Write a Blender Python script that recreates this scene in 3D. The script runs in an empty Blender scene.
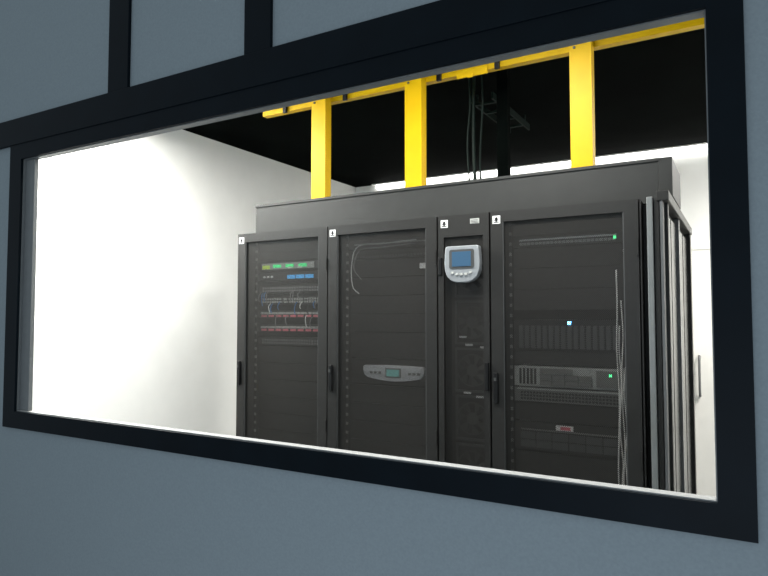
import bpy, bmesh, math, random
from mathutils import Vector, Matrix
random.seed(4)
S = bpy.context.scene
COL = S.collection
try:
    S.view_settings.view_transform = 'Standard'
    S.view_settings.look = 'None'
except Exception:
    pass

# ------------------------------------------------------------------ materials
def mat(name, col, rough=0.5, metal=0.0, noise=0.0, nscale=40.0, emis=None, estr=0.0, bump=0.0, spec=.5):
    m = bpy.data.materials.new(name); m.use_nodes = True
    nt = m.node_tree; b = nt.nodes['Principled BSDF']
    b.inputs['Base Color'].default_value = (*col, 1)
    b.inputs['Roughness'].default_value = rough
    b.inputs['Metallic'].default_value = metal
    b.inputs['Specular IOR Level'].default_value = spec
    if noise > 0 or bump > 0:
        tc = nt.nodes.new('ShaderNodeTexCoord')
        n = nt.nodes.new('ShaderNodeTexNoise'); n.inputs['Scale'].default_value = nscale
        n.inputs['Detail'].default_value = 4
        nt.links.new(tc.outputs['Object'], n.inputs['Vector'])
        r = nt.nodes.new('ShaderNodeValToRGB')
        r.color_ramp.elements[0].color = (*[c * (1 - noise) for c in col], 1)
        r.color_ramp.elements[1].color = (*[min(1, c * (1 + noise)) for c in col], 1)
        r.color_ramp.elements[0].position = .3; r.color_ramp.elements[1].position = .7
        nt.links.new(n.outputs['Fac'], r.inputs['Fac'])
        nt.links.new(r.outputs['Color'], b.inputs['Base Color'])
        if bump > 0:
            bp = nt.nodes.new('ShaderNodeBump'); bp.inputs['Strength'].default_value = bump
            bp.inputs['Distance'].default_value = .002
            nt.links.new(n.outputs['Fac'], bp.inputs['Height'])
            nt.links.new(bp.outputs['Normal'], b.inputs['Normal'])
    if emis:
        b.inputs['Emission Color'].default_value = (*emis, 1)
        b.inputs['Emission Strength'].default_value = estr
    return m

M = {}
M['wallout'] = mat('painted_wall', (.258, .310, .338), .8, noise=.05, nscale=160, bump=.12, spec=.25)
M['wallin'] = mat('white_wall', (.86, .86, .835), .8, noise=.02, nscale=6)
M['ceil'] = mat('black_ceiling', (.0016, .0024, .0021), .85, noise=.5, nscale=3, spec=.01)
M['floor'] = mat('grey_floor', (.25, .26, .27), .5, noise=.08, nscale=12)
M['frame'] = mat('dark_navy_frame', (.0028, .0064, .0100), .5, noise=.15, nscale=8, spec=.10)
M['alu'] = mat('aluminium_reveal', (.18, .195, .20), .5, metal=.1, noise=.05, nscale=30)
M['sill'] = mat('pale_sill', (.36, .37, .37), .6, noise=.04, nscale=30)
M['rack'] = mat('rack_black_paint', (.017, .0165, .0155), .45, noise=.08, nscale=50, spec=.35)
M['mesh'] = mat('perforated_sheet', (.027, .0252, .0225), .40, noise=.10, nscale=50, spec=.45)
M['rackin'] = mat('rack_inner', (.009, .009, .009), .6, noise=.1, nscale=30, spec=.3)
M['plenum'] = mat('plenum_grey', (.027, .028, .027), .55, noise=.08, nscale=15, spec=.3)
M['blank'] = mat('blank_panel', (.022, .021, .020), .5, noise=.1, nscale=40, spec=.3)
M['blank2'] = mat('blank_panel_dark', (.015, .015, .014), .5, noise=.1, nscale=40, spec=.3)
M['yellow'] = mat('yellow_paint', (.66, .405, .001), .45, noise=.05, nscale=12, spec=.2)
M['postgrey'] = mat('post_grey', (.13, .133, .135), .4, metal=.2, noise=.06, nscale=20)
M['silverpost'] = mat('silver_post', (.20, .21, .21), .35, metal=.3, noise=.05, nscale=20)
M['sidegrey'] = mat('side_panel_grey', (.026, .027, .027), .22, metal=.1, noise=.08, nscale=10)
M['panelgrey'] = mat('panel_grey', (.060, .062, .062), .4, noise=.08, nscale=20)
M['fan'] = mat('fan_grey', (.040, .040, .038), .5, noise=.1, nscale=40)
M['black'] = mat('black_plastic', (.005, .005, .0055), .4, noise=.1, nscale=50, spec=.3)
M['silver'] = mat('silver_plastic', (.27, .285, .30), .4, metal=.2, noise=.05, nscale=30)
M['silver2'] = mat('silver_fascia', (.50, .51, .53), .4, metal=.1, noise=.05, nscale=30)
M['lightgrey'] = mat('light_grey_metal', (.42, .43, .41), .4, metal=.05, noise=.08, nscale=60)
M['midgrey'] = mat('mid_grey_metal', (.17, .17, .16), .4, metal=.05, noise=.08, nscale=60)
M['white'] = mat('white_label', (.85, .85, .83), .6, noise=.03, nscale=50)
M['whitecable'] = mat('white_cable', (.9, .9, .87), .5, noise=.03, nscale=50)
M['greenreflect'] = mat('cable_reflection_green', (.003, .010, .0075), .5, noise=.1, nscale=50, spec=.15)  # dim greenish reflection put into the colour of the added cables
M['tray'] = mat('tray_reflection_green', (.0015, .007, .005), .6, noise=.1, nscale=20, spec=.08)  # reflection tint painted on the added ladder tray
M['greycable'] = mat('grey_cable', (.2, .2, .2), .5, noise=.1, nscale=50)
M['bluecable'] = mat('blue_cable', (.04, .2, .5), .5, noise=.1, nscale=50)
M['green'] = mat('green_face', (.04, .75, .22), .5, noise=.15, nscale=60, emis=(.06, .95, .30), estr=.8)
M['yellowgreen'] = mat('yellow_green_face', (.5, .7, .08), .5, noise=.1, nscale=60, emis=(.6, .85, .08), estr=.5)
M['red'] = mat('red_face', (.55, .13, .16), .5, noise=.1, nscale=60, emis=(.8, .15, .2), estr=.12)
M['blueface'] = mat('blue_face', (.03, .25, .55), .5, noise=.1, nscale=60, emis=(.05, .42, .85), estr=.7)
M['lcd'] = mat('lcd_blue', (.02, .04, .07), .4, noise=.05, nscale=20, emis=(.05, .14, .24), estr=.65, spec=.2)
M['lcdg'] = mat('lcd_green', (.05, .12, .11), .3, noise=.05, nscale=20, emis=(.10, .26, .24), estr=.9)
M['ledblue'] = mat('led_blue', (.05, .3, 1), .3, noise=.02, emis=(.1, .45, 1), estr=18)
M['ledgreen'] = mat('led_green', (.1, .9, .3), .3, noise=.02, emis=(.1, 1, .35), estr=3)
M['door'] = mat('white_door', (.84, .83, .79), .5, noise=.02, nscale=8)
M['diffuser'] = mat('lamp_diffuser', (.9, .9, .9), .5, noise=.01, emis=(1, 1, .96), estr=5)

def striped():
    m = mat('rail_marks', (.05, .05, .05), .5)
    nt = m.node_tree; N = nt.nodes; L = nt.links; b = N['Principled BSDF']
    tc = N.new('ShaderNodeTexCoord'); sp = N.new('ShaderNodeSeparateXYZ'); L.new(tc.outputs['Object'], sp.inputs[0])
    a = N.new('ShaderNodeMath'); a.operation = 'MULTIPLY'; a.inputs[1].default_value = 1 / .0444; L.new(sp.outputs['Z'], a.inputs[0])
    f = N.new('ShaderNodeMath'); f.operation = 'FRACT'; L.new(a.outputs[0], f.inputs[0])
    g = N.new('ShaderNodeMath'); g.operation = 'GREATER_THAN'; g.inputs[1].default_value = .68; L.new(f.outputs[0], g.inputs[0])
    mx = N.new('ShaderNodeMix'); mx.data_type = 'RGBA'
    mx.inputs[6].default_value = (.015, .015, .015, 1); mx.inputs[7].default_value = (.22, .22, .21, 1)
    L.new(g.outputs[0], mx.inputs[0]); L.new(mx.outputs[2], b.inputs['Base Color'])
    return m
M['rail'] = striped()

# ------------------------------------------------------------------ mesh helpers
def bm_box(bm, b):
    x0, x1, y0, y1, z0, z1 = b
    r = bmesh.ops.create_cube(bm, size=1)
    bmesh.ops.scale(bm, vec=(x1 - x0, y1 - y0, z1 - z0), verts=r['verts'])
    bmesh.ops.translate(bm, vec=((x0 + x1) / 2, (y0 + y1) / 2, (z0 + z1) / 2), verts=r['verts'])

def wloc(o):
    v = o.location.copy(); p = o.parent
    while p: v += p.location; p = p.parent
    return v

def finish(bm, name, m, parent=None, origin=None, mats=None, smooth=False):
    vs = [v.co for v in bm.verts]
    if origin is None:
        lo = Vector([min(v[i] for v in vs) for i in range(3)]); hi = Vector([max(v[i] for v in vs) for i in range(3)])
        origin = Vector(((lo.x + hi.x) / 2, (lo.y + hi.y) / 2, (lo.z + hi.z) / 2))
    origin = Vector(origin)
    bmesh.ops.translate(bm, vec=-origin, verts=bm.verts)
    me = bpy.data.meshes.new(name); bm.to_mesh(me); bm.free()
    me.materials.append(m)
    if smooth:
        for p in me.polygons: p.use_smooth = True
    o = bpy.data.objects.new(name, me); COL.objects.link(o)
    if parent:
        o.parent = parent; o.location = origin - wloc(parent)
    else: o.location = origin
    return o

def boxes(name, bl, m, parent=None, bevel=0, origin=None):
    bm = bmesh.new()
    for b in bl: bm_box(bm, b)
    if bevel:
        bmesh.ops.bevel(bm, geom=bm.edges[:], offset=bevel, segments=2, affect='EDGES', profile=.5)
    return finish(bm, name, m, parent, origin)

def lattice(name, x0, x1, z0, z1, y, m, parent, pitch=.0052, w=.00185):
    bm = bmesh.new(); s = pitch * math.sqrt(2); hw = w / math.sqrt(2)
    for sg in (1, -1):
        n = int(((x1 - x0) + (z1 - z0)) / s)
        for k in range(n + 1):
            c = k * s - ((x1 - x0) if sg == 1 else 0)
            def Z(x): return z0 + c + sg * (x - x0)
            if sg == 1:
                xa = max(x0, x0 - c); xb = min(x1, x0 + (z1 - z0) - c)
            else:
                xa = max(x0, x0 + c - (z1 - z0)); xb = min(x1, x0 + c)
            if xb - xa < .001: continue
            yy = y + (.0004 if sg == 1 else -.0004)
            f = [(xa, Z(xa) - hw), (xb, Z(xb) - hw), (xb, Z(xb) + hw), (xa, Z(xa) + hw)]
            bm.faces.new([bm.verts.new((px, yy, pz)) for px, pz in f])
    return finish(bm, name, m, parent)

def empty(name, loc, label=None, cat=None, group=None):
    e = bpy.data.objects.new(name, None); e.empty_display_size = .05; COL.objects.link(e); e.location = loc
    tag(e, label, cat, group); return e

def tag(o, label=None, cat=None, group=None, kind=None):
    if label: o['label'] = label
    if cat: o['category'] = cat
    if group: o['group'] = group
    if kind: o['kind'] = kind
    return o

def tube(name, pts, r, m, parent=None, seg=8, sub=6):
    P = [Vector(p) for p in pts]; Q = []
    if len(P) > 2:
        E = [P[0] * 2 - P[1]] + P + [P[-1] * 2 - P[-2]]
        for i in range(1, len(E) - 2):
            for k in range(sub):
                t = k / sub; a, b, c, d = E[i - 1], E[i], E[i + 1], E[i + 2]
                Q.append(.5 * ((2 * b) + (c - a) * t + (2 * a - 5 * b + 4 * c - d) * t * t + (3 * b - a - 3 * c + d) * t ** 3))
        Q.append(P[-1])
    else: Q = P
    bm = bmesh.new(); rings = []
    for i, p in enumerate(Q):
        t = (Q[min(i + 1, len(Q) - 1)] - Q[max(i - 1, 0)]).normalized()
        ref = Vector((0, 1, 0)) if abs(t.y) < .9 else Vector((1, 0, 0))
        u = t.cross(ref).normalized(); w = t.cross(u)
        rings.append([bm.verts.new(p + r * (u * math.cos(2 * math.pi * k / seg) + w * math.sin(2 * math.pi * k / seg))) for k in range(seg)])
    for a, b in zip(rings, rings[1:]):
        for k in range(seg): bm.faces.new((a[k], a[(k + 1) % seg], b[(k + 1) % seg], b[k]))
    bm.faces.new(rings[0][::-1]); bm.faces.new(rings[-1])
    bmesh.ops.recalc_face_normals(bm, faces=bm.faces[:])
    return finish(bm, name, m, parent, smooth=True)

def poly_prism(name, pts, y0, y1, m, parent=None, bevel=0):
    bm = bmesh.new()
    f = bm.faces.new([bm.verts.new((x, y0, z)) for x, z in pts])
    r = bmesh.ops.extrude_face_region(bm, geom=[f])
    vs = [g for g in r['geom'] if isinstance(g, bmesh.types.BMVert)]
    bmesh.ops.translate(bm, vec=(0, y1 - y0, 0), verts=vs)
    bmesh.ops.recalc_face_normals(bm, faces=bm.faces[:])
    if bevel:
        bmesh.ops.bevel(bm, geom=bm.edges[:], offset=bevel, segments=2, affect='EDGES', profile=.5)
    return finish(bm, name, m, parent)

def rrect(cx, cz, w, h, r, n=5):
    pts = []
    for sx, sz, a0 in ((1, 1, 0), (-1, 1, 90), (-1, -1, 180), (1, -1, 270)):
        for k in range(n + 1):
            a = math.radians(a0 + 90 * k / n)
            pts.append((cx + sx * (w / 2 - r) + r * math.cos(a), cz + sz * (h / 2 - r) + r * math.sin(a)))
    return pts

def copy_tree(src, newloc):
    def cp(o, par):
        n = o.copy(); COL.objects.link(n); n.parent = par
        for c in list(o.children): cp(c, n)
        return n
    n = cp(src, None); n.location = newloc; return n

# ------------------------------------------------------------------ setting
XL, XR, YB, ZC = -3.42, 1.6, 3.93, 2.862
WT = .03
WX0, WX1, WZ0, WZ1 = -2.455, -.056, 1.170, 2.156
W = boxes('wall_front', [(-5.5, WX0, 0, WT, 0, 3.3), (WX1, 3.2, 0, WT, 0, 3.3),
                         (WX0, WX1, 0, WT, 0, WZ0), (WX0, WX1, 0, WT, WZ1, 3.3)], M['wallout'])
tag(W, 'blue-grey painted partition wall with window opening', 'wall', kind='structure')
tag(boxes('wall_left', [(XL - .1, XL, WT, YB, 0, 3.0)], M['wallin']), 'white plaster wall beside the racks', 'wall', kind='structure')
tag(boxes('wall_right', [(XR, XR + .1, WT, YB, 0, 3.0)], M['wallin']), 'white plaster wall of the server room', 'wall', kind='structure')
tag(boxes('wall_back', [(XL - .1, XR + .1, YB, YB + .1, 0, 3.0)], M['wallin']), 'white plaster wall behind the racks', 'wall', kind='structure')
tag(boxes('ceiling', [(XL, XR, WT, YB, ZC, 3.0)], M['ceil']), 'black server room ceiling', 'ceiling', kind='structure')
tag(boxes('floor', [(-5.5, 3.2, -3.2, YB + .1, -.1, 0)], M['floor']), 'grey smooth floor', 'floor', kind='structure')

# window
FX0, FX1, FZ0, FZ1 = -2.532, .010, 1.106, 2.217
win = boxes('window_1', [(FX0, WX0, -.010, 0, FZ0, FZ1), (WX1, FX1, -.010, 0, FZ0, FZ1),
                         (WX0, WX1, -.010, 0, FZ0, WZ0), (WX0, WX1, -.010, 0, WZ1, FZ1)], M['frame'])
tag(win, 'wide interior window with dark navy frame', 'window', kind='structure')
t = .003
boxes('reveal', [(WX0, WX0 + t, 0, WT, WZ0, WZ1), (WX1 - t, WX1, 0, WT, WZ0, WZ1), (WX0 + t, WX1 - t, 0, WT, WZ1 - t, WZ1)], M['alu'], win)['label'] = 'grey aluminium window reveal'
boxes('sill', [(WX0 + t, WX1 - t, 0, WT, WZ0, WZ0 + t)], M['sill'], win)['label'] = 'pale window sill'
boxes('jamb_profile', [(WX0 + t, WX0 + .060, .010, .026, WZ0 + t, WZ1 - t)], M['alu'], win, bevel=.001)['label'] = 'grey aluminium jamb profile'
tag(boxes('trim_1', [(-5.5, 3.2, -.014, 0, 2.217, 2.322)], M['frame'], bevel=.002), 'dark navy horizontal rail over the window', 'trim', kind='structure')
for i, (a, b) in enumerate(((-1.930, -1.824), (-1.292, -1.189), (-4.2, -4.1), (.5, .6))):
    tag(boxes('trim_%d' % (i + 2), [(a, b, -.012, 0, 2.322, 3.3)], M['frame'], bevel=.002), 'dark navy vertical mullion above the window', 'trim', kind='structure')

# back door
door = boxes('door_1', [(-.37, .55, YB - .03, YB, 0.0, 2.05)], M['door'], bevel=.003)
tag(door, 'white flush door in the back wall', 'door', kind='structure')
tube('door_handle', [(-.312, YB - .03, .95), (-.312, YB - .075, .97), (-.312, YB - .075, 1.22), (-.312, YB - .03, 1.24)], .009, M['postgrey'], door)['label'] = 'dark vertical pull handle'
tag(boxes('trim_6', [(-.42, -.37, YB - .04, YB, 0, 2.10), (.55, .60, YB - .04, YB, 0, 2.10), (-.37, .55, YB - .04, YB, 2.05, 2.10)], M['door']), 'white door casing', 'trim', kind='structure')

# ------------------------------------------------------------------ racks
RY = 1.142; RD = 1.07; RH = 1.99
def logo(cx, cz, y, parent, s=.034):
    o = boxes('logo_label', [(cx - s / 2, cx + s / 2, y - .002, y, cz - s / 2, cz + s / 2)], M['white'], parent)
    o['label'] = 'white square label with black emblem'
    q = s
    bm = bmesh.new()
    for tri in (((-.38, -.10), (.38, -.10), (0, .16)), ((-.26, .10), (.26, .10), (0, .38))):
        bm.faces.new([bm.verts.new((cx + a * q, y - .0026, cz + b * q)) for a, b in tri])
    for r in ((-.12, .12, -.24, -.10), (-.38, .38, -.38, -.26)):
        bm.faces.new([bm.verts.new((cx + a * q, y - .0026, cz + b * q)) for a, b in ((r[0], r[2]), (r[1], r[2]), (r[1], r[3]), (r[0], r[3]))])
    finish(bm, 'emblem', M['black'], o)

def make_rack(x0, w=.6):
    x1 = x0 + w
    e = empty('server_rack', ((x0 + x1) / 2, RY + RD / 2, 0))
    y0 = RY + .03; y1 = RY + RD
    boxes('rack_body', [(x0 + .002, x0 + .018, y0, y1, .03, RH), (x1 - .018, x1 - .002, y0, y1, .03, RH),
                        (x0 + .018, x1 - .018, y0, y1, RH - .02, RH), (x0 + .018, x1 - .018, y0, y1, .03, .06),
                        (x0 + .018, x1 - .018, y1 - .015, y1, .06, RH - .02)], M['rackin'], e)
    for fx in (x0 + .06, x1 - .06):
        for fy in (y0 + .06, y1 - .06):
            boxes('foot', [(fx - .02, fx + .02, fy - .02, fy + .02, 0, .03)], M['black'], e)
    for rx in (x0 + .058, x1 - .070):
        boxes('mounting_rail', [(rx, rx + .010, RY + .080, RY + .086, .08, RH - .04)], M['rail'], e)['label'] = 'mounting rail with pale unit marks'
    fw = .056
    d = boxes('door', [(x0 + .003, x0 + fw, RY, RY + .027, .04, RH - .004), (x1 - fw, x1 - .003, RY, RY + .027, .04, RH - .004),
                       (x0 + fw, x1 - fw, RY, RY + .027, RH - .05, RH - .004), (x0 + fw, x1 - fw, RY, RY + .027, .04, .09)], M['rack'], e)
    lattice('perforated_panel', x0 + fw, x1 - fw, .09, RH - .05, RY + .012, M['mesh'], d)['label'] = 'perforated dark steel panel'
    boxes('panel_edge', [(x0 + fw, x0 + fw + .004, RY + .002, RY + .010, .09, RH - .05), (x1 - fw - .004, x1 - fw, RY + .002, RY + .010, .09, RH - .05)], M['panelgrey'], d)
    h = boxes('handle', [(x0 + .012, x0 + .034, RY - .012, RY, 1.17, 1.30)], M['black'], d, bevel=.004)
    boxes('lock_barrel', [(x0 + .018, x0 + .028, RY - .016, RY - .012, 1.265, 1.278)], M['panelgrey'], h)
    logo(x0 + .030, RH - .040, RY, d)
    for k, hz in enumerate((.25, 1.0, 1.8)):
        boxes('hinge', [(x1 - .012, x1 - .004, RY - .006, RY, hz - .03, hz + .03)], M['rack'], d)
    return e
R1 = make_rack(-2.395)
tag(R1, 'black server rack with perforated door, beside the white wall', 'server rack', 'server racks in the row')
def cx_loc(x0): return (x0 + .3, RY + RD / 2, 0)
R2 = copy_tree(R1, cx_loc(-1.795)); R3 = copy_tree(R1, cx_loc(-.945))
R2['label'] = 'black server rack with perforated door, next to the cooling unit'
R3['label'] = 'black server rack with perforated door, at the row end'

# cooling unit
c0, c1 = -1.193, -.947
cu = empty('cooling_unit', ((c0 + c1) / 2, RY + RD / 2, 0), 'narrow black in-row cooling unit with silver control display', 'cooling unit')
boxes('unit_body', [(c0, c0 + .015, RY + .03, RY + RD, .03, RH), (c1 - .015, c1, RY + .03, RY + RD, .03, RH),
                    (c0 + .015, c1 - .015, RY + .03, RY + RD, RH - .02, RH), (c0 + .015, c1 - .015, RY + .03, RY + RD, .03, .06),
                    (c0 + .015, c1 - .015, RY + RD - .015, RY + RD, .06, RH - .02), (c0 + .015, c1 - .015, RY + .12, RY + .13, .06, RH - .02)], M['rackin'], cu)
for fx in (c0 + .04, c1 - .04):
    for fy in (RY + .09, RY + RD - .06):
        boxes('foot', [(fx - .02, fx + .02, fy - .02, fy + .02, 0, .03)], M['black'], cu)
fw = .030
cd = boxes('door', [(c0 + .003, c0 + fw, RY, RY + .027, .04, RH - .004), (c1 - fw, c1 - .003, RY, RY + .027, .04, RH - .004),
                    (c0 + fw, c1 - fw, RY, RY + .027, RH - .10, RH - .004), (c0 + fw, c1 - fw, RY, RY + .027, .04, .09)], M['rack'], cu)
lattice('perforated_panel', c0 + fw, c1 - fw, .09, RH - .10, RY + .012, M['mesh'], cd)['label'] = 'perforated dark steel panel'
logo(c0 + .034, RH - .040, RY, cd)
o = boxes('info_label', [(c1 - .088, c1 - .046, RY - .002, RY, RH - .048, RH - .026)], M['lightgrey'], cd); o['label'] = 'small pale rating label'
boxes('printed_line', [(c1 - .084, c1 - .052, RY - .0026, RY - .002, RH - .034 - k * .006, RH - .032 - k * .006) for k in range(3)], M['black'], o)
boxes('handle', [(c0 + .006, c0 + .024, RY - .012, RY, 1.72, 1.80)], M['black'], cd, bevel=.003)
boxes('latch', [(c1 - .024, c1 - .006, RY - .012, RY, 1.22, 1.34)], M['black'], cd, bevel=.003)
FXC = -1.07
for k in range(8):
    zc = .22 + k * .215
    yf = RY + .100
    hs = .085; q = .100
    fm = boxes('fan_module', [(FXC - hs, FXC + hs, yf + .004, yf + .018, zc + q - .010, zc + q), (FXC - hs, FXC + hs, yf + .004, yf + .018, zc - q, zc - q + .010),
                              (FXC - hs, FXC - hs + .008, yf + .004, yf + .018, zc - q + .010, zc + q - .010), (FXC + hs - .008, FXC + hs, yf + .004, yf + .018, zc - q + .010, zc + q - .010)], M['panelgrey'], cu)
    bm = bmesh.new(); n = 28
    for (ra, rb) in ((.074, .068), (.028, .0)):
        va = [bm.verts.new((FXC + ra * math.cos(2 * math.pi * i / n), yf, zc + ra * math.sin(2 * math.pi * i / n))) for i in range(n)]
        if rb:
            vb = [bm.verts.new((FXC + rb * math.cos(2 * math.pi * i / n), yf, zc + rb * math.sin(2 * math.pi * i / n))) for i in range(n)]
            for i in range(n): bm.faces.new((va[i], va[(i + 1) % n], vb[(i + 1) % n], vb[i]))
        else: bm.faces.new(va)
    for i in range(7):
        a = 2 * math.pi * i / 7
        pts = [(.024, a), (.070, a + .12), (.070, a + .62), (.024, a + .5)]
        bm.faces.new([bm.verts.new((FXC + r * math.cos(b), yf + .002 + (.012 if j > 1 else 0), zc + r * math.sin(b))) for j, (r, b) in enumerate(pts)])
    finish(bm, 'fan', M['fan'], fm)
for z, xa in ((1.405, -1.10), (1.395, -1.03), (1.19, -1.11), (1.175, -1.05), (1.44, -1.13)):
    boxes('inner_label', [(xa, xa + .035, RY + .092, RY + .095, z, z + .009)], M['white'], cu)
dx, dz = -1.062, 1.766
ds = .94
prof = [(-.076, .083), (-.083, .074), (-.086, .04), (-.088, .0), (-.086, -.030), (-.074, -.060), (-.052, -.079), (-.025, -.087), (.025, -.087), (.052, -.079), (.074, -.060), (.086, -.030), (.088, .0), (.086, .04), (.083, .074), (.076, .083)]
dp = poly_prism('control_display', [(dx + a * ds, dz + b * ds) for a, b in prof], RY - .035, RY, M['silver'], cd, bevel=.004)
dp['label'] = 'rounded silver control display with lit screen'
poly_prism('screen_bezel', rrect(dx, dz + .020, .116, .084, .010), RY - .0375, RY - .034, M['panelgrey'], dp)
boxes('screen', [(dx - .044, dx + .044, RY - .040, RY - .0376, dz - .012, dz + .052)], M['lcd'], dp)['label'] = 'lit blue screen'
for k in range(5):
    bx = dx - .042 + k * .021
    poly_prism('button', rrect(bx, dz - .046 + (.007 if k in (0, 4) else 0), .014, .010, .004), RY - .041, RY - .034, M['lightgrey'], dp)

# ------------------------------------------------------------------ blanking panels + equipment
EY = RY + .10
def blanks(rack, cx, zs, h=.0845, m='blank'):
    for z in zs:
        boxes('blanking_panel', [(cx - .228, cx + .228, EY, EY + .008, z, z + h - .0012)], M[m], rack, bevel=.0008)
c_1, c_2, c_3 = -2.095, -1.495, -.645

def device(name, cx, z, h, body, label, cat, depth=.6, yf=None, group=None):
    yf = EY - .006 if yf is None else yf
    e = empty(name, (cx, yf + depth / 2, z), label, cat, group)
    boxes('chassis', [(cx - .215, cx + .215, yf, yf + depth, z, z + h - .003), (cx - .228, cx + .228, yf - .002, yf, z, z + h - .003)], body, e)
    return e, yf

def ports(e, cx, z, yf, n, rows, w, m, ph=.011, x0=None, span=None, name='port_strip'):
    span = span or .40; x0 = cx - span / 2 if x0 is None else x0
    bl = []
    for r in range(rows):
        for i in range(n):
            a = x0 + span * (i + .5) / n
            bl.append((a - w / 2, a + w / 2, yf - .006, yf - .002, z + .006 + r * (ph + .004), z + .006 + ph + r * (ph + .004)))
    return boxes(name, bl, m, e)

# rack 1
e, y = device('network_switch', c_1, 1.790, .044, M['blank2'], 'network switch with lit green and white port modules', 'network switch', .35)
boxes('white_bezel', [(c_1 - .205, c_1 + .15, y - .004, y - .002, 1.794, 1.827)], M['lightgrey'], e)
ports(e, c_1, 1.796, y - .002, 3, 1, .052, M['green'], ph=.016, x0=c_1 - .14, span=.26, name='green_strip')
ports(e, c_1, 1.790, y - .002, 2, 1, .022, M['yellowgreen'], ph=.020, x0=c_1 - .20, span=.055, name='yellow_green_strip')
ports(e, c_1, 1.790, y - .002, 2, 1, .030, M['white'], ph=.010, x0=c_1 - .04, span=.13)
e, y = device('network_switch', c_1, 1.735, .044, M['black'], 'black network switch with lit blue ports', 'network switch', .35)
ports(e, c_1, 1.734, y, 3, 1, .052, M['blueface'], ph=.020, x0=c_1 - .03, span=.18, name='blue_strip')
ports(e, c_1, 1.742, y, 3, 1, .014, M['white'], x0=c_1 - .20, span=.08)
for z, mm, lab in ((1.665, 'greycable', 'grey patch panel with plugged cables'), (1.605, 'lightgrey', 'pale patch panel with row of ports')):
    e, y = device('patch_bay', c_1, z, .044, M['blank2'], lab, 'patch panel', .10)
    ports(e, c_1, z, y, 24, 2, .010, M[mm])
for z, lab in ((1.53, 'patch panel with red and white plugs'), (1.455, 'patch panel with red and white plugs'), (1.385, 'dark patch panel with grey ports')):
    e, y = device('patch_bay', c_1, z, .044, M['blank2'], lab, 'patch panel', .10)
    if z > 1.4:
        ports(e, c_1, z, y, 8, 1, .036, M['red'], ph=.011, x0=c_1 - .21, name='red_strip')
        ports(e, c_1, z + .014, y, 16, 1, .021, M['lightgrey'], ph=.012, x0=c_1 - .21, name='white_strip')
    else: ports(e, c_1, z, y, 24, 2, .009, M['postgrey'])
blanks(R1, c_1, [1.29 - .09 * k for k in range(12)], h=.088, m='blank2')
blanks(R1, c_1, [1.845, 1.89], h=.044, m='blank2')
for i in range(24):
    xa = c_1 - .205 + .0165 * i; zt = (1.672, 1.612, 1.54)[random.randrange(3)] + random.uniform(-.006, .006)
    mm = random.choice(('greycable', 'black', 'whitecable', 'black', 'bluecable', 'greycable'))
    dp_ = random.uniform(.035, .075)
    jx = random.uniform(-.002, .008)
    o = tube('patch_cable', [(xa, EY - .014, zt), (xa + .003, EY - .030, zt - .012), (xa + jx, EY - .034, zt - .04 * dp_ / .06), (xa + jx + .003, EY - .030, zt - dp_)], .0024, M[mm])
    tag(o, 'thin patch cable looping below the patch panel', 'cable', 'patch cables in the rack')

# rack 2
e, y = device('patch_bay', c_2, 1.875, .044, M['blank'], 'dark patch panel with thin pale strip', 'patch panel', .12)
boxes('label_strip', [(c_2 - .20, c_2 + .20, y - .005, y - .002, 1.893, 1.899)], M['lightgrey'], e)
e, y = device('patch_bay', c_2, 1.822, .044, M['blank2'], 'dark patch panel with sparse grey ports', 'patch panel', .12)
ports(e, c_2, 1.822, y, 24, 1, .009, M['panelgrey'])
blanks(R2, c_2, [1.732 - .09 * k for k in range(4)], h=.088)
blanks(R2, c_2, [1.335], h=.125)
blanks(R2, c_2, [1.115 - .09 * k for k in range(11)], h=.088)
e = empty('power_supply_unit', (c_2 + .02, EY + .3, 1.21), 'dark uninterruptible power supply with silver curved front', 'power supply')
boxes('chassis', [(c_2 - .215, c_2 + .215, EY - .004, EY + .55, 1.21, 1.330)], M['blank'], e)
fas = []
for k in range(17):
    a = -1 + 2 * k / 16
    fas.append((c_2 + .030 + .160 * a, 1.300 + .003 * (1 - a * a)))
fas += [(c_2 + .196, 1.292), (c_2 + .197, 1.276), (c_2 + .190, 1.258)]
for k in range(17):
    a = 1 - 2 * k / 16
    fas.append((c_2 + .030 + .145 * a, 1.228 + .016 * a * a))
fas += [(c_2 - .130, 1.258), (c_2 - .137, 1.276), (c_2 - .136, 1.292)]
poly_prism('silver_fascia', fas, EY - .028, EY - .004, M['silver2'], e, bevel=.002)
boxes('display_surround', [(c_2 - .010, c_2 + .075, EY - .030, EY - .028, 1.246, 1.290)], M['midgrey'], e)
boxes('screen', [(c_2 - .002, c_2 + .065, EY - .032, EY - .030, 1.252, 1.284)], M['lcdg'], e)['label'] = 'small green-blue lit screen'
ports(e, c_2, 1.256, EY - .026, 3, 1, .014, M['midgrey'], x0=c_2 + .11, span=.07)
ports(e, c_2, 1.256, EY - .026, 3, 1, .014, M['midgrey'], x0=c_2 - .10, span=.07)
o = boxes('asset_label', [(c_2 + .165, c_2 + .205, EY - .008, EY - .0, 1.765, 1.790)], M['white']); tag(o, 'small white sticker on rack blanking panel', 'label')
for i, (da, zz) in enumerate(((0, 1.65), (.022, 1.72))):
    tag(tube('hanging_cable', [(c_2 + .16, EY - .030 - .012 * i, 1.90 - .018 * i), (c_2 - .02, EY - .03 - .012 * i, 1.892 - .02 * i), (c_2 - .165 + da, EY - .03 - .012 * i, 1.885 - .02 * i), (c_2 - .200 + da, EY - .034 - .012 * i, 1.80), (c_2 - .195 + da, EY - .034 - .012 * i, zz + .04), (c_2 - .160 + da, EY - .030 - .012 * i, zz)], .0028, M[('whitecable', 'greycable')[i]]),
        'thin pale cable drooping from the patch panel', 'cable', 'cables drooping in the rack')

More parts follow.
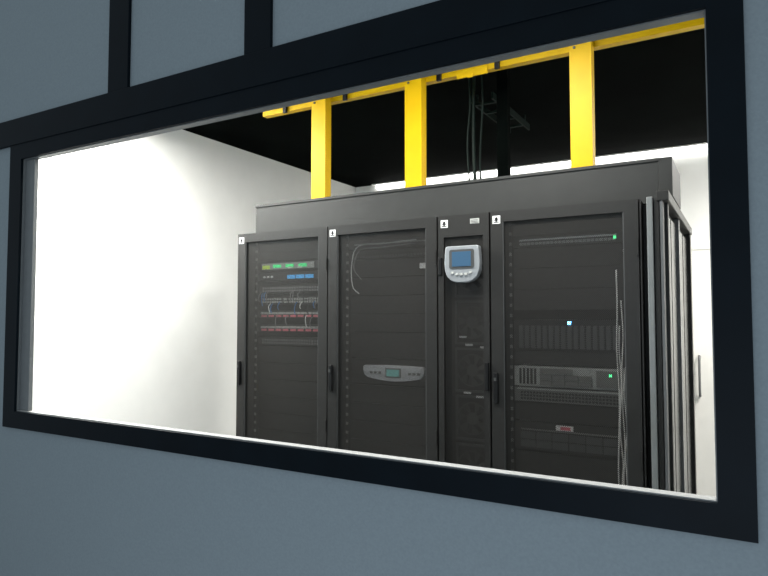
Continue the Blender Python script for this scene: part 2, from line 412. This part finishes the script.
# rack 3
e, y = device('patch_bay', c_3, 1.835, .044, M['blank2'], 'patch panel with pale ports and green indicator', 'patch panel', .12)
ports(e, c_3, 1.838, y, 24, 1, .013, M['lightgrey'])
boxes('label_strip', [(c_3 - .20, c_3 + .20, y - .005, y - .002, 1.862, 1.869)], M['white'], e)
boxes('indicator_light', [(c_3 + .190, c_3 + .200, y - .008, y - .005, 1.850, 1.861)], M['ledgreen'], e)
blanks(R3, c_3, [1.89], h=.044)
blanks(R3, c_3, [1.745 - .09 * k for k in range(3)], h=.088)
e, y = device('storage_array', c_3, 1.395, .13, M['black'], 'black storage array with vertical drive bays', 'storage array', .6)
for i in range(16):
    a = c_3 - .205 + .41 * i / 16
    b_ = boxes('drive_bay', [(a + .003, a + .0215, y - .014, y - .002, 1.402, 1.498)], M['panelgrey'], e, bevel=.002)
    boxes('bay_latch', [(a + .006, a + .0185, y - .017, y - .014, 1.474, 1.488)], M['panelgrey'], b_)
boxes('indicator_light', [(c_3 + .003, c_3 + .016, y - .008, y - .002, 1.503, 1.516)], M['ledblue'], e)
e, y = device('rack_server', c_3, 1.240, .088, M['lightgrey'], 'pale grey rack server with disc drive and caddies', 'server', .65)
boxes('grille', [(c_3 - .205 + i * .016, c_3 - .196 + i * .016, y - .005, y - .002, 1.250, 1.316) for i in range(5)], M['black'], e)
boxes('disc_drive', [(c_3 - .115, c_3 + .02, y - .008, y - .002, 1.298, 1.318)], M['midgrey'], e)
boxes('drive_caddies', [(c_3 - .115 + i * .054, c_3 - .065 + i * .054, y - .010, y - .002, 1.247 + j * .024, 1.268 + j * .024) for i in range(4) for j in range(2)], M['midgrey'], e)
boxes('control_block', [(c_3 + .115, c_3 + .205, y - .008, y - .002, 1.250, 1.316)], M['midgrey'], e)
boxes('indicator_light', [(c_3 + .165, c_3 + .175, y - .010, y - .008, 1.294, 1.304)], M['ledgreen'], e)
e, y = device('rack_server', c_3, 1.176, .062, M['midgrey'], 'grey rack server with black vent openings', 'server', .65)
boxes('vent_block', [(c_3 - .20 + i * .0135, c_3 - .191 + i * .0135, y - .005, y - .002, 1.184 + j * .013, 1.192 + j * .013) for i in range(30) for j in range(3)], M['blank'], e)
boxes('pale_strip', [(c_3 - .215, c_3 + .215, y - .005, y - .002, 1.226, 1.232)], M['lightgrey'], e)
blanks(R3, c_3, [1.332], h=.058); blanks(R3, c_3, [1.095], h=.078)
e, y = device('rack_server', c_3, .975, .118, M['blank'], 'dark flat rack server with drive slots and white label', 'server', .65)
boxes('drive_caddies', [(c_3 - .20 + i * .068, c_3 - .138 + i * .068, y - .010, y - .002, .985 + j * .034, 1.014 + j * .034) for i in range(6) for j in range(2)], M['panelgrey'], e)
boxes('vent_strip', [(c_3 - .20, c_3 + .20, y - .006, y - .002, 1.055, 1.061)], M['midgrey'], e)
o = boxes('label_sticker', [(c_3 - .05, c_3 + .02, y - .010, y - .002, 1.064, 1.084)], M['white'], e); o['label'] = 'white sticker with red mark'
boxes('red_mark', [(c_3 - .03, c_3 + .010, y - .012, y - .010, 1.067, 1.080)], M['red'], o)
blanks(R3, c_3, [.875 - .09 * k for k in range(8)], h=.088)
tops = (1.72, 1.50, 1.60, 1.34, 1.80)
for i in range(5):
    xx = c_3 + .206 + .0085 * i
    n_ = 7 + i % 2
    pts = [(xx + .0034 * math.sin(j * 2.3 + 2.7 * i), RY + .045 - .010 * math.sin(j * 1.7 + 2 * i), tops[i] - j * (tops[i] - .75) / (n_ - 1)) for j in range(n_)]
    o = tube('network_cable', pts, .0027, M['whitecable'])
    tag(o, 'white network cable running down the rack side', 'cable', 'white cables down the rack side')

# ------------------------------------------------------------------ end assembly
ep = empty('end_panel', (-.298, RY + .55, 0), 'grey metal end panel closing the rack row', 'panel')
boxes('front_post', [(-.343, -.338, RY + .002, RY + .06, .0, RH - .01)], M['rack'], ep)
boxes('front_post', [(-.318, -.296, RY - .004, RY + .05, .0, RH)], M['silverpost'], ep, bevel=.003)['label'] = 'silver grey front post'
boxes('front_post', [(-.292, -.276, RY + .006, RY + .058, .0, RH - .012)], M['rack'], ep)
boxes('panel_core', [(-.341, -.275, RY + .062, RY + 1.14, .02, RH - .02)], M['rackin'], ep)
boxes('edge_strip', [(-.272, -.262, RY + .004, RY + .058, 0, RH - .012)], M['postgrey'], ep)
boxes('side_sheet', [(-.274, -.262, RY + .10, RY + .27, .05, RH - .05)], M['sidegrey'], ep)
boxes('side_sheet', [(-.274, -.262, RY + .30, RY + .50, .05, RH - .05)], M['sidegrey'], ep)
boxes('side_sheet', [(-.274, -.262, RY + .56, RY + .82, .05, RH - .05)], M['sidegrey'], ep)
boxes('side_sheet', [(-.274, -.262, RY + .86, RY + 1.08, .05, RH - .05)], M['sidegrey'], ep)
boxes('side_post', [(-.273, -.250, RY + .062, RY + .095, 0, RH - .02)], M['rack'], ep)
boxes('slit_trim', [(-.274, -.266, RY + .272, RY + .298, .05, RH - .05)], M['lightgrey'], ep)['label'] = 'narrow bright metal trim'
boxes('slit_trim', [(-.274, -.266, RY + .822, RY + .858, .05, RH - .05)], M['lightgrey'], ep)['label'] = 'narrow bright metal trim'
boxes('side_post', [(-.273, -.250, RY + .505, RY + .55, 0, RH - .02)], M['postgrey'], ep)
boxes('side_post', [(-.273, -.245, RY + 1.09, RY + 1.15, 0, RH - .02)], M['rack'], ep)
boxes('top_rail', [(-.285, -.240, RY - .0, RY + 1.16, RH - .018, RH + .02)], M['rack'], ep, bevel=.003)

# overhead plenum
PZ = 2.168
pl = empty('overhead_duct', (-1.3, RY + .5, RH), 'dark grey metal duct box resting on the racks', 'duct')
PY = RY + .144
boxes('duct_body', [(-2.395, -.29, PY, PY + .42, RH, PZ - .012)], M['plenum'], pl)
boxes('duct_lip', [(-2.395, -.285, PY - .006, PY + .42, PZ - .012, PZ)], M['plenum'], pl)
boxes('end_cap', [(-.289, -.238, PY - .004, PY + .35, RH + .021, PZ)], M['plenum'], pl, bevel=.002)

# ------------------------------------------------------------------ yellow supports
BY = PY + .06
for i, xc in enumerate((-1.980, -1.403, -.592)):
    e = empty('support_post', (xc, BY, PZ), 'yellow steel channel post standing on the duct', 'post', 'yellow posts above the racks')
    boxes('channel', [(xc - .046, xc + .046, BY - .035, BY - .031, PZ + .004, 2.742), (xc - .046, xc - .042, BY - .031, BY + .02, PZ + .004, 2.742),
                      (xc + .042, xc + .046, BY - .031, BY + .02, PZ + .004, 2.742)], M['yellow'], e)
    boxes('base_plate', [(xc - .050, xc + .050, BY - .037, BY + .03, PZ, PZ + .004)], M['yellow'], e)
    for zz in (2.70, 2.725):
        boxes('bolt', [(xc - .03, xc - .02, BY - .040, BY - .035, zz - .005, zz + .005)], M['panelgrey'], e)
rl = boxes('support_rail', [(-2.42, .25, BY + .0205, BY + .026, 2.708, 2.748), (-2.42, .25, BY + .026, BY + .06, 2.742, 2.748), (-2.42, .25, BY + .026, BY + .06, 2.708, 2.714)], M['yellow'])
tag(rl, 'long horizontal yellow steel channel rail', 'rail')
for xc, s in ((-2.25, .8), (-1.84, 1.1), (-1.285, .9), (-.985, .5)):
    e = empty('rail_bracket', (xc, BY + .04, ZC), 'black hanger bracket holding the yellow rail', 'bracket', 'rail hanger brackets')
    boxes('clamp', [(xc - .045 * s, xc + .045 * s, BY + .004, BY + .0204, 2.736, 2.756), (xc - .04 * s, xc + .04 * s, BY + .0204, BY + .06, 2.7485, 2.756), (xc - .010, xc + .014, BY + .004, BY + .0204, 2.698, 2.736)], M['black'], e, bevel=.002)
    tube('rod', [(xc, BY + .04, 2.756), (xc, BY + .04, ZC)], .005, M['black'], e)
o = boxes('rail_coupler', [(-1.19, -1.03, BY + .010, BY + .0204, 2.688, 2.728), (-1.13, -1.10, BY + .002, BY + .010, 2.680, 2.700)], M['yellow'], bevel=.003); tag(o, 'yellow coupling plate joining rail sections', 'plate')

# ceiling post and green reflection stand-ins
hp = empty('ceiling_post', (-1.04, PY + .32, PZ), 'black metal post between duct and ceiling', 'post')
boxes('shaft', [(-1.068, -1.012, PY + .30, PY + .34, PZ + .006, ZC - .006)], M['ceil'], hp)
boxes('end_plate', [(-1.085, -.995, PY + .285, PY + .355, PZ, PZ + .006), (-1.085, -.995, PY + .285, PY + .355, ZC - .006, ZC)], M['black'], hp)
tr = empty('reflection_tray', (-1.32, 2.3, ZC), 'made-up ladder tray, dark green to hint at a dim reflection', 'cable tray')  # added tray, its green imitates reflections in the black ceiling area
for xx in (-1.36, -1.23):
    boxes('side_rail', [(xx, xx + .010, 1.95, 2.65, ZC - .08, ZC - .04)], M['tray'], tr)
for k in range(4):
    boxes('rung', [(-1.350, -1.23, 2.02 + k * .17, 2.04 + k * .17, ZC - .078, ZC - .068)], M['tray'], tr)
for k in range(2):
    boxes('hanger', [(-1.359, -1.353, 2.05 + .5 * k, 2.07 + .5 * k, ZC - .045, ZC), (-1.228, -1.222, 2.05 + .5 * k, 2.07 + .5 * k, ZC - .045, ZC)], M['tray'], tr)
for k in range(3):
    xx = -1.20 + k * .030
    o = tube('hanging_cable', [(xx, PY + .25 + .01 * k, ZC), (xx + .008 * (-1) ** k, PY + .25 + .01 * k, 2.62), (xx - .008, PY + .25 + .01 * k, 2.42 - .03 * k), (xx + .004, PY + .25, PZ + .004)], (.0045, .009, .005)[k], M['greenreflect'])  # added drops whose green hints at faint reflections
    tag(o, 'made-up cable, dark green to hint at a dim reflection', 'cable', 'green reflection stand-ins above the racks')

# ------------------------------------------------------------------ lamps
def lamp(x, y, sx, sy, power, label):
    e = empty('ceiling_light', (x, y, ZC), label, 'ceiling light', 'ceiling light panels')
    boxes('housing', [(x - sx / 2, x + sx / 2, y - sy / 2, y + sy / 2, ZC - .05, ZC)], M['white'], e)
    boxes('diffuser', [(x - sx / 2 + .02, x + sx / 2 - .02, y - sy / 2 + .02, y + sy / 2 - .02, ZC - .055, ZC - .05)], M['diffuser'], e)
    l = bpy.data.lights.new('panel_light', 'AREA'); l.shape = 'RECTANGLE'; l.size = sx - .06; l.size_y = sy - .06
    l.energy = power; l.color = (1, .985, .935)
    o = bpy.data.objects.new('panel_light', l); COL.objects.link(o); o.parent = e; o.location = (0, 0, -.06)
lamp(-2.92, .60, .6, .6, 104, 'square white ceiling light panel near the window')
lamp(-.9, .50, .6, .6, 34, 'square white ceiling light panel near the window')
lamp(.7, 2.6, .6, .6, 85, 'square white ceiling light panel by the door')
e = empty('strip_light', (-.9, YB - .03, ZC), 'long white linear strip light along the back wall', 'strip light')
boxes('housing', [(-3.2, 1.4, YB - .05, YB, ZC - .012, ZC)], M['white'], e)
boxes('diffuser', [(-3.15, 1.4, YB - .045, YB - .005, ZC - .048, ZC - .012)], M['diffuser'], e)

w = bpy.data.worlds.new('World'); S.world = w; w.use_nodes = True
bg = w.node_tree.nodes['Background']; bg.inputs[0].default_value = (.80, .92, 1, 1); bg.inputs[1].default_value = .43
l = bpy.data.lights.new('corridor_fill', 'AREA'); l.size = 1.2; l.energy = 20; l.color = (.78, .87, 1)  # fill light added to brighten the lower outer wall, no fixture there
o = bpy.data.objects.new('corridor_fill', l); COL.objects.link(o); o.location = (.0, -2.7, .6)
o.rotation_euler = (Vector((-.6, 0, .5)) - Vector(o.location)).to_track_quat('-Z', 'Y').to_euler()

# ------------------------------------------------------------------ camera
cam = bpy.data.cameras.new('Camera'); cam.sensor_width = 36; cam.lens = 625 / 768 * 36; cam.clip_start = .02
co = bpy.data.objects.new('Camera', cam); COL.objects.link(co)
co.location = (0, -1.4, 1.53); co.rotation_euler = (math.radians(92.75), 0, math.radians(30.06))
S.camera = co
